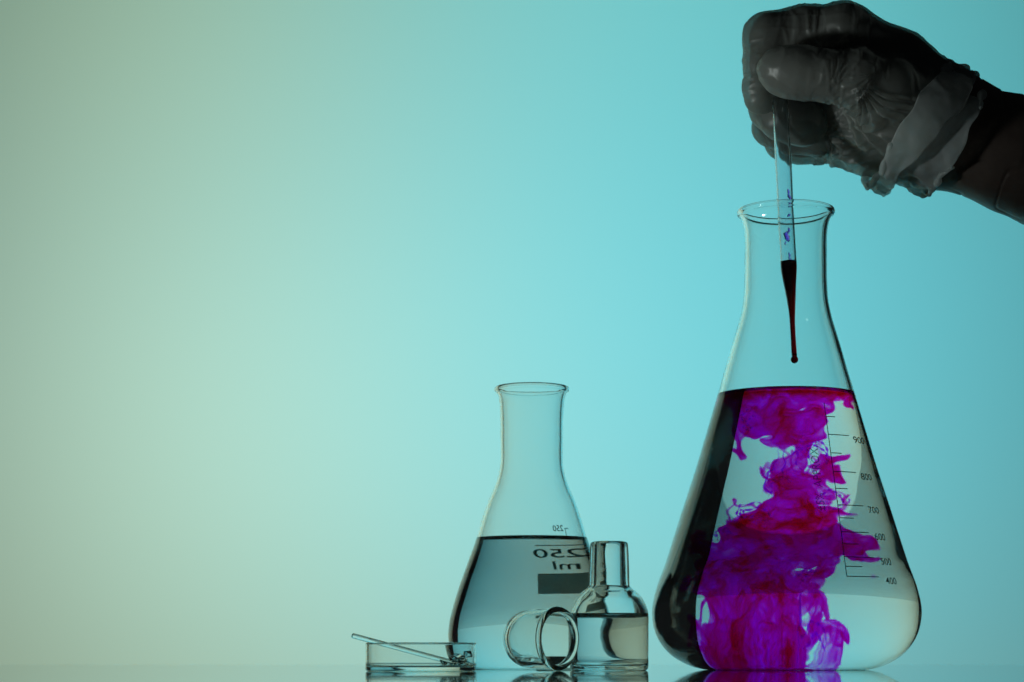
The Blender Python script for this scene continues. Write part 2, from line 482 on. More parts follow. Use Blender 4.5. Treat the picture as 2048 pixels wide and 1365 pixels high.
def rod():
    p0 = px(703, 1271, PD-4); p1 = px(917, 1333, PD+3)
    p1.z = max(p1.z, 3.2*MM)
    d = p1-p0; L = d.length
    rr = 1.15
    prof = [(0, 0), (rr*0.6, 0.12), (rr*0.95, 0.5), (rr, 1.1), (rr, L*1000*0.5), (rr, L*1000-1.1), (rr*0.95, L*1000-0.5), (rr*0.6, L*1000-0.12), (0, L*1000)]
    o = lathe('glass_rod', prof, M['glass'], None, seg=40)
    o.location = p0; o.rotation_euler = d.to_track_quat('Z', 'Y').to_euler()
    tag(o, 'thin clear glass rod leaning over the rim of the shallow dish', 'rod')
rod()

# ================================================================== pipette
def absorb_color(sig):
    d = max(sig); return tuple(1-c/d for c in sig), d

def glass_absorb(name, ior, sig):
    col, d = absorb_color(sig)
    return glass_mat(name, ior, absorb=col, dens=d)
M['dye_liquid'] = glass_absorb('concentrated_dye', 1.34, (750, 4200, 3600))
M['dye_smear'] = glass_absorb('violet_dye_smear', 1.34, (1500, 4200, 150))

def sweep(name, centers, radii, mat, parent, seg=48, start='closed', end='closed'):
    """solid of circular sections along a nearly straight centre line given in mm; z falls or rises monotonically"""
    P = [np.array(c, float) for c in centers]
    v = []; f = []; rings = []
    n = len(P)
    for i in range(n):
        t = P[min(i+1, n-1)]-P[max(i-1, 0)]
        L = np.linalg.norm(t); t = t/L if L > 1e-9 else np.array((0, 0, -1.0))
        if t[2] > 0: t = -t
        u = np.cross(t, (0, 1, 0)); u /= np.linalg.norm(u); w = np.cross(t, u)
        if radii[i] < 1e-6:
            rings.append([len(v)]); v.append(P[i]*MM)
        else:
            ring = []
            for k in range(seg):
                a = 2*math.pi*k/seg
                ring.append(len(v)); v.append((P[i]+radii[i]*(u*math.cos(a)+w*math.sin(a)))*MM)
            rings.append(ring)
    for a, b in zip(rings[:-1], rings[1:]):
        if len(a) == 1: f += [(a[0], b[k], b[(k+1) % seg]) for k in range(seg)]
        elif len(b) == 1: f += [(a[(k+1) % seg], a[k], b[0]) for k in range(seg)]
        else: f += [(a[(k+1) % seg], a[k], b[k], b[(k+1) % seg]) for k in range(seg)]
    o = mesh_obj(name, v, f, mat, parent)
    bm = bmesh.new(); bm.from_mesh(o.data); bmesh.ops.recalc_face_normals(bm, faces=bm.faces[:])
    if bm.calc_volume(signed=True) < 0: bmesh.ops.reverse_faces(bm, faces=bm.faces[:])
    bm.to_mesh(o.data); bm.free()
    return o

PIP = [  # photo x, y, half width in px
    (1556, 150, 15.5), (1560, 205, 16), (1562, 240, 16), (1567, 330, 16.5), (1571, 420, 16.3), (1574.5, 480, 16.2), (1577, 523, 16.2), (1577.6, 538, 16.0), (1579, 560, 13.6),
    (1581.2, 585, 10.6), (1583.2, 612, 7.8), (1584.6, 640, 5.6), (1586, 670, 5.2), (1588, 703, 5.4), (1588.6, 712, 5.6)]
pc = spline([(a, b, c) for a, b, c in PIP], 8)
P_MM = [np.array(px(a, b, 0))*1000 for a, b, c in pc]; R_MM = [c*CAM_D/FPX for a, b, c in pc]
pipette = empty('pipette', px(1588, 728, 0))
tag(pipette, 'clear plastic pipette with dark red dye held in the gloved hand above the large flask', 'pipette')
poff = np.array(pipette.location)*1000
def pip_solid():
    out_c = [p-poff for p in P_MM]; wall = [min(0.62, 0.30*r) for r in R_MM]
    inn_r = [r-w for r, w in zip(R_MM, wall)]
    # outer skin downwards, then the bore upwards
    c = [out_c[0]]+out_c+out_c[::-1]+[out_c[0]]
    r = [inn_r[0]+0.01]+R_MM+inn_r[::-1]+[inn_r[0]]
    # ends closed by the annulus between the two skins
    c = out_c+[out_c[-1]]+out_c[::-1][1:]
    r = R_MM+[inn_r[-1]]+inn_r[::-1][1:]
    o = sweep('tube', c+[c[0]], r+[R_MM[0]], M['plastic'], pipette)
    return inn_r
inn_r = pip_solid()
i0 = min(range(len(pc)), key=lambda i: abs(pc[i][1]-523))
lc = [p-poff for p in P_MM[i0:]]; lr = [r+0.05 for r in inn_r[i0:]]
sweep('dye', [lc[0]]+lc+[lc[-1]], [0]+lr+[0], M['dye_liquid'], pipette)
# the drop swelling at the tip
bc = []; br = []
for k, t in enumerate(np.linspace(0, 1, 16)):
    y = 709+t*19.6
    w = 7.6*math.sqrt(max(0, 1-((y-720.6)/8.0)**2)) if y > 714 else 5.0+(y-709)*0.06
    if t > 0.999: w = 0
    bc.append(np.array(px(1588.9, y, 0))*1000-poff); br.append(w*CAM_D/FPX)
sweep('drop', [bc[0]]+bc, [0]+br, M['dye_liquid'], pipette)
rng = random.Random(4)
def smear(x, y, w, h, dep, seed):
    bm = bmesh.new(); bmesh.ops.create_icosphere(bm, subdivisions=2, radius=1)
    r = random.Random(seed); ph = [r.uniform(0, 6.3) for _ in range(6)]
    for v in bm.verts:
        c = v.co; k = 1+0.35*math.sin(3*c.z+ph[0])*math.sin(4*c.x+ph[1])+0.22*math.sin(6*c.z+ph[2]+5*c.x)
        v.co = Vector((c.x*k*w/2+math.sin(c.z*2.5+ph[3])*w*0.25, c.y*0.28, c.z*h/2))
    bm.normal_update()
    me = bpy.data.meshes.new('droplet'); bm.to_mesh(me); bm.free()
    me.polygons.foreach_set('use_smooth', [True]*len(me.polygons))
    me.transform(Matrix.Scale(MM, 4))
    o = bpy.data.objects.new('droplet', me); C.objects.link(o); me.materials.append(M['dye_smear']); o.parent = pipette
    o.location = px(x, y, dep)-pipette.location
for i, (x, y, w, h, dep) in enumerate(((1578, 398, 1.7, 4.2, -2.9), (1576, 385, 1.0, 3.2, -2.8), (1577, 431, 1.3, 1.7, -2.9), (1574, 474, 2.4, 5.4, -2.6), (1577, 462, 1.2, 3.0, -2.9), (1571, 487, 0.8, 1.8, -2.6), (1578, 512, 1.0, 3.0, -2.9),
                                     (1579, 520, 1.6, 1.2, -2.9), (1566, 446, 0.5, 0.6, -2.7), (1572, 441, 0.4, 0.5, -2.9), (1569, 408, 0.7, 0.5, -2.8), (1564, 401, 0.5, 0.9, -2.7), (1551, 229, 0.6, 0.8, -2.2))):
    smear(x, y, w, h, dep, i)

# ================================================================== fields on a grid (numpy) turned into meshes
import openvdb as vdb

def fft_noise(shape, h, lam, seed, aniso=(1, 1, 1), bw=0.35):
    """smooth random field (unit variance) with features of about lam mm on a grid of spacing h"""
    r = np.random.default_rng(seed)
    w = r.standard_normal(shape).astype(np.float32)
    F = np.fft.rfftn(w)
    k = [np.fft.fftfreq(shape[0], h)*aniso[0], np.fft.fftfreq(shape[1], h)*aniso[1], np.fft.rfftfreq(shape[2], h)*aniso[2]]
    kk = np.sqrt(k[0][:, None, None]**2+k[1][None, :, None]**2+k[2][None, None, :]**2)
    k0 = 1/lam
    F *= np.exp(-((kk-k0)/(bw*k0))**2/2)
    o = np.fft.irfftn(F, s=shape, axes=(0, 1, 2)).astype(np.float32)
    return o/o.std()

def tri(f, p, org, h):
    """trilinear sample of f at points p (...,3) in mm"""
    g = [(p[i]-org[i])/h for i in range(3)]
    g = [np.clip(g[i], 0, f.shape[i]-1.001) for i in range(3)]
    b = [x.astype(np.int32) for x in g]; t = [(g[i]-b[i]).astype(np.float32) for i in range(3)]
    sx, sy = f.shape[1]*f.shape[2], f.shape[2]
    base = b[0]*sx+b[1]*sy+b[2]; ff = f.ravel()
    out = 0
    for i in (0, 1):
        wx = t[0] if i else 1-t[0]
        for j in (0, 1):
            wy = t[1] if j else 1-t[1]
            q = base+i*sx+j*sy
            out = out+wx*wy*((1-t[2])*ff[q]+t[2]*ff[q+1])
    return out

def iso_mesh(name, field, iso, org, h, mat, parent, adapt=0.0):
    """surface where field == iso; field is larger inside"""
    f = np.ascontiguousarray(iso-field, np.float32)
    e = abs(iso)+0.05
    f[0], f[-1] = e, e; f[:, 0], f[:, -1] = e, e; f[:, :, 0], f[:, :, -1] = e, e
    g = vdb.FloatGrid(float(e)); g.copyFromArray(f)
    pts, quads = g.convertToQuads(isovalue=0.0)
    pts = np.asarray(pts)*h+np.array(org)
    quads = np.asarray(quads).astype(np.int64)
    # orientation: signed volume
    a, b, c, d = (pts[quads[:, i]] for i in range(4))
    vol = np.einsum('ij,ij->i', a, np.cross(b, c)).sum()+np.einsum('ij,ij->i', a, np.cross(c, d)).sum()
    if vol < 0: quads = quads[:, ::-1]
    return mesh_np(name, pts*MM, quads, mat, parent)

def capsule(p, a, b, ra, rb):
    a = np.asarray(a, np.float32); b = np.asarray(b, np.float32); ab = b-a; L2 = float(ab@ab)+1e-9
    q = [p[i]-a[i] for i in range(3)]
    t = np.clip((q[0]*ab[0]+q[1]*ab[1]+q[2]*ab[2])/L2, 0, 1)
    return np.sqrt((q[0]-t*ab[0])**2+(q[1]-t*ab[1])**2+(q[2]-t*ab[2])**2)-(ra+(rb-ra)*t)

def smin(a, b, k):
    h = np.maximum(k-np.abs(a-b), 0)/k
    return np.minimum(a, b)-h*h*k*0.25

def smooth01(x): x = np.clip(x, 0, 1); return x*x*(3-2*x)

# ================================================================== the dye cloud in the large flask
def dye_cloud():
    MAG = 1.31                                   # water in the round flask widens what stands on its axis
    def A(x, y, dep=0.0):
        return np.array(((x-1571.5)*CAM_D/FPX/MAG, dep, zpx(y)-DZ), np.float32)
    DZ = 2.0
    S = CAM_D/FPX
    org = np.array((-46.0, -27.0, 1.5)); ext = np.array((92.0, 54.0, 135.0))
    hc = 1.0; nc = tuple(int(round(e/hc)) for e in ext)
    # swirling flow, built from vector potentials of three sizes
    vel = [np.zeros(nc, np.float32) for _ in range(3)]
    for lam, amp, seed in ((30, 2.2, 11), (16, 3.4, 21), (9, 1.9, 31), (5.5, 0.5, 41)):
        psi = [fft_noise(nc, hc, lam, seed+i) for i in range(3)]
        g = [[np.gradient(psi[i], hc, axis=j) for j in range(3)] for i in range(3)]
        c = [g[2][1]-g[1][2], g[0][2]-g[2][0], g[1][0]-g[0][1]]
        s = math.sqrt(sum(float((q*q).mean()) for q in c))
        for i in range(3): vel[i] += (amp/s)*c[i]
    ax = [org[i]+hc*(np.arange(nc[i])+0.0) for i in range(3)]
    X = [a.astype(np.float32) for a in np.meshgrid(*ax, indexing='ij')]
    X0 = [x.copy() for x in X]
    N = 9
    for s in range(N):
        v = [tri(vel[i], X, org, hc) for i in range(3)]
        X = [X[i]-v[i]*(1.0/N) for i in range(3)]
    D = [X[i]-X0[i] for i in range(3)]
    # fine grid
    h = 0.43; nf = tuple(int(round(e/h)) for e in ext)
    fx = [org[i]+h*np.arange(nf[i]) for i in range(3)]
    p = [a.astype(np.float32) for a in np.meshgrid(*fx, indexing='ij')]
    kf = 1+0.9*smooth01((zpx(1130)-p[2])/12.0)            # the sinking skirt is stirred more strongly
    q = [p[i]+kf*tri(D[i], p, org, hc) for i in range(3)]
    # ---- bodies of dye (photo px as seen through the flask, depth mm, radii px), with their strength
    B = np.full(nf, 12.0, np.float32)
    def region(lo_, hi_, m=15.0):
        return tuple(slice(max(0, int((lo_[i]-m-org[i])/h)), max(1, min(nf[i], int((hi_[i]+m-org[i])/h)+1))) for i in range(3))
    def cap(x0, y0, d0, r0, x1, y1, d1, r1):
        a, b = A(x0, y0, d0), A(x1, y1, d1); ra, rb = r0*S/MAG**0.5, r1*S/MAG**0.5; rm = max(ra, rb)
        w = region(np.minimum(a, b)-rm, np.maximum(a, b)+rm)
        return w, capsule([e[w] for e in q], a, b, ra, rb)
    def ell(x, y, d, rx, ry, rz):
        c = A(x, y, d); a = rx*S/MAG; b = ry; e = rz*S
        w = region(c-(a, b, e), c+(a, b, e)); k = [v[w] for v in q]
        return w, (np.sqrt(((k[0]-c[0])/a)**2+((k[1]-c[1])/b)**2+((k[2]-c[2])/e)**2)-1)*min(a, b, e)
    def ring(x, y, d, rx, rz, tube, tilt=0.0):
        c = A(x, y, d); a = rx*S/MAG; e = rz*S
        wi = region(c-(a+2, 2+abs(tilt)*a, e+2), c+(a+2, 2+abs(tilt)*a, e+2)); g = [v[wi] for v in q]
        u = g[0]-c[0]; w = g[2]-c[2]; v = g[1]-c[1]-tilt*u
        k = np.sqrt((u/a)**2+(w/e)**2)+1e-6
        return wi, np.sqrt(((k-1)*0.5*(a+e))**2+v*v)-tube*S
    def add(wd, k=2.0):
        w, d = wd
        B[w] = smin(B[w], d, k)
    # upper cloud hanging from the surface
    for a in ((1490, 806, 2, 26, 1640, 800, -4, 22), (1520, 845, 4, 36, 1590, 858, -3, 34), (1596, 826, 8, 20, 1604, 850, 2, 17), (1604, 850, 2, 17, 1622, 868, 0, 21), (1616, 880, 2, 19, 1588, 905, 2, 17), (1636, 824, -6, 10, 1628, 842, -8, 7),
              (1480, 830, -10, 16, 1468, 870, -12, 9), (1468, 880, -12, 12, 1460, 905, -12, 9), (1545, 880, -6, 14, 1560, 890, -4, 14), (1690, 805, 6, 12, 1700, 818, 6, 8), (1650, 805, -8, 14, 1645, 822, -8, 8)): add(cap(*a), 3.0)
    # thin stems
    for a in ((1578, 895, 0, 12, 1574, 960, 0, 14), (1556, 900, -6, 3, 1550, 935, -7, 3), (1550, 935, -7, 3, 1528, 968, -8, 4), (1528, 968, -8, 4, 1540, 985, -6, 6), (1534, 960, -8, 2.5, 1532, 1000, -9, 2.5)): add(cap(*a), 1.5)
    add(ring(1618, 925, -6, 32, 22, 3.2, 0.5), 1.5); add(ring(1600, 928, 4, 16, 22, 3.0, -0.4), 1.5)
    # middle cloud
    for a in ((1588, 962, 0, 28, 1600, 1000, 0, 37), (1600, 1000, 0, 37, 1582, 1045, 0, 46), (1640, 938, -6, 13, 1668, 930, -8, 9), (1640, 965, -6, 18, 1676, 958, -8, 12), (1556, 985, -4, 18, 1550, 1030, -4, 22)): add(cap(*a), 3.0)
    add(ring(1492, 1032, -8, 34, 15, 3.6, 0.3), 1.5); add(ring(1506, 1046, -5, 30, 14, 3.2, -0.3), 1.5)
    add(ring(1655, 1012, -8, 18, 18, 3.2, 0.4), 1.5); add(ring(1689, 1013, -9, 7, 7, 2.6, 0.0), 1.0)
    add(cap(1660, 993, -8, 2.5, 1682, 1004, -9, 2.5), 1.0)
    add(ell(1578, 1052, 0, 104, 20.0, 20), 3.0)
    # dark band
    for a in ((1425, 1125, 4, 28, 1520, 1105, 4, 44), (1520, 1105, 2, 46, 1640, 1105, 2, 40), (1560, 1140, 0, 40, 1450, 1150, 2, 34), (1650, 1100, -4, 26, 1718, 1092, -8, 16), (1718, 1092, -8, 16, 1738, 1094, -8, 19),
              (1690, 1122, -8, 18, 1706, 1134, -8, 19), (1625, 1152, -12, 7, 1655, 1160, -13, 6), (1400, 1085, 6, 14, 1415, 1130, 6, 20), (1470, 1085, 2, 22, 1455, 1110, 2, 24)): add(cap(*a), 3.0)
    # the skirt sinking to the floor of the flask
    for x0, d0, x1, d1, r0, r1, y1 in ((1400, 6, 1404, 6, 14, 12, 1225), (1446, 2, 1470, 2, 24, 22, 1335), (1476, -6, 1498, -10, 24, 32, 1338), (1530, 6, 1518, 8, 28, 32, 1338), (1535, -8, 1596, -10, 16, 26, 1338), (1592, 4, 1560, 4, 14, 20, 1335), (1466, 12, 1470, 12, 20, 24, 1338), (1545, 14, 1550, 16, 20, 24, 1338)):
        add(cap(x0, 1160, d0, r0, x1, y1, d1, r1), 3.0)
    for a in ((1392, 1190, -6, 9, 1396, 1270, -6, 8), (1396, 1270, -6, 8, 1430, 1335, -6, 9), (1630, 1160, -8, 16, 1640, 1240, -8, 20), (1626, 1290, -6, 30, 1630, 1330, -6, 27), (1560, 1300, -4, 24, 1630, 1310, -6, 24), (1602, 1262, 4, 12, 1602, 1330, 4, 20), (1600, 1180, -8, 3, 1594, 1255, -8, 4)): add(cap(*a), 2.5)
    # ---- inner structure: folded sheets of dye carried along by the same flow
    zz = p[2]
    n1 = fft_noise(nc, hc, 9.0, 51, (1.0, 1.0, 1.0)); n2 = fft_noise(nc, hc, 8.0, 61, (1.0, 1.0, 0.75))
    low = smooth01((zpx(1150)-p[2])/10.0)
    s1 = tri(n1, q, org, hc); s2 = tri(n2, q, org, hc)
    sn = s1*(1-low)+s2*low
    sheet = np.exp(-(sn/0.20)**2)
    n3 = fft_noise(nc, hc, 22.0, 71); s3 = tri(n3, p, org, hc)
    body = smooth01((0.15-B)/0.7)
    edge = np.exp(-((B+0.45)/0.42)**2)
    dens = body*(0.13+0.58*sheet+0.17*np.clip(s3+0.4, 0, 2)) + 0.66*edge
    # the film of dye lying under the surface, with a ragged fringe
    r2 = np.sqrt(p[0]**2+p[1]**2)
    n4 = fft_noise(nc, hc, 6.0, 81, (1, 1, 0.3)); s4 = tri(n4, q, org, hc)
    depth = LEVEL_1L-p[2]
    film = smooth01((2.2+2.6*np.clip(s4, -0.6, 2.0)+1.0*np.clip(s3, -1, 1)-depth)/1.0)*(0.45+0.5*np.exp(-(s1/0.3)**2))
    film = np.maximum(film, 0.9*smooth01((0.9-depth)/0.4))
    dens = np.maximum(dens, film)
    # keep inside the water
    ii = np.array(INN_1L); rin = np.interp(fx[2], ii[:, 1], ii[:, 0]).astype(np.float32)
    dens *= smooth01((rin[None, None, :]-0.8-r2)/0.6)
    dens *= smooth01((p[2]-4.3)/0.5)*smooth01((LEVEL_1L-0.25-p[2])/0.4)
    grp = []
    for name, iso, sig in (('violet_dye', 0.16, (10, 560, 8)), ('magenta_dye', 0.42, (0, 850, 115)), ('crimson_dye', 0.72, (25, 1200, 210))):
        col, d = absorb_color(sig)
        m = absorb_mat(name, col, d)
        o = iso_mesh('dye_cloud', dens, iso, org, h, m, water_1l)
    # thin threads drawn out of the cloud: polylines in photo px as seen through the flask, depth mm, radius mm
    col, d = absorb_color((420, 2600, 20)); wm = absorb_mat('dye_thread', col, d)
    def loop(x, y, dep, rx, ry, a0, a1, n=26, tilt=0.0): return [(x+rx*math.cos(R(a0+(a1-a0)*k/n)), y+ry*math.sin(R(a0+(a1-a0)*k/n)), dep+tilt*math.sin(R(a0+(a1-a0)*k/n))) for k in range(n+1)]
    threads = [loop(1488, 1030, -14, 33, 15, 20, 330, tilt=4), loop(1500, 1040, -12, 27, 13, 160, 430, tilt=-3), loop(1478, 1036, -15, 18, 9, 0, 300, tilt=3), loop(1612, 925, -13, 40, 24, -180, 20, tilt=5), loop(1600, 930, -12, 14, 24, 90, 400, tilt=-3),
               loop(1626, 922, -12, 24, 30, -120, 60, tilt=4), loop(1655, 1010, -14, 26, 17, -170, 60, tilt=3), loop(1689, 1013, -14, 8, 8, -90, 220, tilt=1), loop(1652, 1020, -14, 30, 10, 20, 170, tilt=2),
               [(1552, 890, -9), (1550, 912, -10), (1545, 930, -10), (1530, 955, -11), (1521, 968, -11), (1524, 982, -11), (1534, 990, -10)], [(1562, 885, -9), (1560, 915, -10), (1562, 945, -9), (1556, 965, -8)],
               [(1523, 962, -12), (1517, 975, -12), (1524, 992, -12), (1536, 1000, -11), (1530, 1008, -11)], loop(1425, 1082, -10, 10, 16, 150, 330), loop(1436, 1078, -10, 9, 12, 180, 360), loop(1410, 1090, -10, 8, 14, 160, 350), loop(1446, 1090, -10, 8, 18, 170, 340),
               [(1460, 1042, -12), (1459, 1060, -12), (1466, 1072, -11)], loop(1610, 1175, -14, 28, 22, 180, 330, tilt=2), loop(1616, 1182, -14, 22, 24, 180, 310, tilt=2), [(1590, 1180, -14), (1592, 1215, -14), (1588, 1250, -13), (1590, 1290, -12)],
               loop(1622, 1262, -13, 30, 34, 190, 345, tilt=2), loop(1622, 1272, -13, 24, 30, 190, 345, tilt=2), loop(1400, 1260, -8, 14, 70, 150, 60, tilt=2), loop(1478, 845, -14, 16, 20, 40, 300), loop(1486, 852, -14, 10, 13, 60, 320), loop(1550, 985, -12, 24, 20, 180, 350), loop(1548, 1000, -12, 18, 30, 170, 300)]
    for i, T in enumerate(threads):
        P = spline([tuple(A(*t)) for t in T], 3)
        P = P+0.5*np.stack([np.sin(P[:, 2]*0.9+i+k*2.1+P[:, 0]*0.7) for k in range(3)], 1)
        n = len(P); seg = 8; v = []; f = []
        for j in range(n):
            t = P[min(j+1, n-1)]-P[max(j-1, 0)]; t /= np.linalg.norm(t)+1e-9
            u = np.cross(t, (0.3, 1, 0.2)); u /= np.linalg.norm(u); w = np.cross(t, u)
            rr = (0.42+0.22*math.sin(j*0.55+i))*min(1.0, 0.25+4*j/n, 0.25+4*(n-1-j)/n)
            for k in range(seg):
                a = 2*math.pi*k/seg; v.append((P[j]+rr*(u*math.cos(a)+w*math.sin(a)))*MM)
            if j:
                for k in range(seg): f.append(((j-1)*seg+k, (j-1)*seg+(k+1) % seg, j*seg+(k+1) % seg, j*seg+k))
        f.append(tuple(range(seg))[::-1]); f.append(tuple(range((n-1)*seg, n*seg)))
        o = mesh_obj('dye_thread', v, f, wm, water_1l)
        bm = bmesh.new(); bm.from_mesh(o.data); bmesh.ops.recalc_face_normals(bm, faces=bm.faces[:])
        if bm.calc_volume(signed=True) < 0: bmesh.ops.reverse_faces(bm, faces=bm.faces[:])
        bm.to_mesh(o.data); bm.free()
dye_cloud()

# ================================================================== crushed glass in the dish
def shards():
    r = random.Random(12)
    for i in range(15):
        bm = bmesh.new()
        sx, sy, sz = r.uniform(1.7, 3.0), r.uniform(1.4, 2.6), r.uniform(1.3, 2.2)
        for _ in range(11): bm.verts.new((r.uniform(-1, 1)*sx, r.uniform(-1, 1)*sy, r.uniform(-1, 1)*sz))
        bmesh.ops.convex_hull(bm, input=bm.verts[:])
        loose = [v for v in bm.verts if not v.link_faces]
        bmesh.ops.delete(bm, geom=loose, context='VERTS')
        bmesh.ops.bevel(bm, geom=bm.edges[:], offset=0.12, segments=1, affect='EDGES')
        bmesh.ops.recalc_face_normals(bm, faces=bm.faces[:])
        zmin = min(v.co.z for v in bm.verts)
        me = bpy.data.meshes.new('glass_shard'); bm.to_mesh(me); bm.free(); me.transform(Matrix.Scale(MM, 4))
        o = bpy.data.objects.new('glass_shard', me); C.objects.link(o); me.materials.append(M['glass'])
        x = 884+r.uniform(0, 55); dep = PD+r.uniform(-9, 5)
        lay = 0 if i < 8 else (1.9 if i < 13 else 3.6)
        q = px(x, 1300, dep); o.location = (q.x, q.y, (1.9+lay-zmin)*MM)
        tag(o, 'small irregular clear glass shard in the pile inside the shallow dish', 'shard', 'crushed glass in the dish')
shards()

# ================================================================== gloved hand and forearm
def H(x, y, d): return np.array(px(x, y, d))*1000

def noise_v(pts, lam, seed, stretch=None):
    """smooth value noise at points (n,3) mm, about [-1,1]"""
    r = np.random.default_rng(seed); n = 32
    tab = r.uniform(-1, 1, (n, n, n)).astype(np.float32)
    g = pts/lam+r.uniform(0, n, 3)
    b = np.floor(g).astype(int); t = g-b; t = t*t*(3-2*t)
    out = 0
    for i in (0, 1):
        for j in (0, 1):
            for k in (0, 1):
                w = (t[:, 0] if i else 1-t[:, 0])*(t[:, 1] if j else 1-t[:, 1])*(t[:, 2] if k else 1-t[:, 2])
                out = out+w*tab[(b[:, 0]+i) % n, (b[:, 1]+j) % n, (b[:, 2]+k) % n]
    return out

def skin_mat():
    m, nt, out = mat_new('skin')
    p = nt.nodes.new('ShaderNodeBsdfPrincipled')
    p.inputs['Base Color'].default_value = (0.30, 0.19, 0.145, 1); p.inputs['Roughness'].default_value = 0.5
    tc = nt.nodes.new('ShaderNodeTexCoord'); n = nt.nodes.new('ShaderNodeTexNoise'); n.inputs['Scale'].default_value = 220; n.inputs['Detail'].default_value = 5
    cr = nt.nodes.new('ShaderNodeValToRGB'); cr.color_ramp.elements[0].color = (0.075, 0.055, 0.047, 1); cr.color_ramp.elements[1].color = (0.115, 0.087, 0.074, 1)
    b = nt.nodes.new('ShaderNodeBump'); b.inputs['Strength'].default_value = 0.3; b.inputs['Distance'].default_value = 0.0006
    nt.links.new(tc.outputs['Object'], n.inputs['Vector']); nt.links.new(n.outputs[0], b.inputs['Height']); nt.links.new(n.outputs[0], cr.inputs[0])
    nt.links.new(cr.outputs[0], p.inputs['Base Color']); nt.links.new(b.outputs[0], p.inputs['Normal']); nt.links.new(p.outputs[0], out.inputs[0])
    return m
def glove_mat(name, transp, transl, base, thru):
    """thin milky latex: part mirror-like sheen, part diffuse, part light passing through"""
    m, nt, out = mat_new(name)
    p = nt.nodes.new('ShaderNodeBsdfPrincipled'); p.inputs['Base Color'].default_value = (*base, 1); p.inputs['Roughness'].default_value = 0.38; p.inputs['Coat Weight'].default_value = 0.35; p.inputs['Coat Roughness'].default_value = 0.3
    t = nt.nodes.new('ShaderNodeBsdfTranslucent'); t.inputs[0].default_value = (*thru, 1)
    tr = nt.nodes.new('ShaderNodeBsdfTransparent'); tr.inputs[0].default_value = (0.86, 0.9, 0.87, 1)
    m1 = nt.nodes.new('ShaderNodeMixShader'); m1.inputs[0].default_value = transl
    m2 = nt.nodes.new('ShaderNodeMixShader'); m2.inputs[0].default_value = transp
    tc = nt.nodes.new('ShaderNodeTexCoord'); n = nt.nodes.new('ShaderNodeTexNoise'); n.inputs['Scale'].default_value = 260; n.inputs['Detail'].default_value = 4
    b = nt.nodes.new('ShaderNodeBump'); b.inputs['Strength'].default_value = 0.25; b.inputs['Distance'].default_value = 0.0008
    nt.links.new(tc.outputs['Object'], n.inputs['Vector']); nt.links.new(n.outputs[0], b.inputs['Height'])
    nt.links.new(b.outputs[0], p.inputs['Normal']); nt.links.new(b.outputs[0], t.inputs['Normal'])
    nt.links.new(p.outputs[0], m1.inputs[1]); nt.links.new(t.outputs[0], m1.inputs[2])
    nt.links.new(m1.outputs[0], m2.inputs[1]); nt.links.new(tr.outputs[0], m2.inputs[2]); nt.links.new(m2.outputs[0], out.inputs[0])
    return m
M['skin'] = skin_mat()
M['glove'] = glove_mat('latex_glove', 0.22, 0.52, (0.22, 0.245, 0.235), (0.84, 0.88, 0.85))
M['cuff'] = glove_mat('latex_cuff', 0.16, 0.55, (0.66, 0.72, 0.73), (0.90, 0.93, 0.91))  # doubled latex is paler; the base also carries light scattered through it

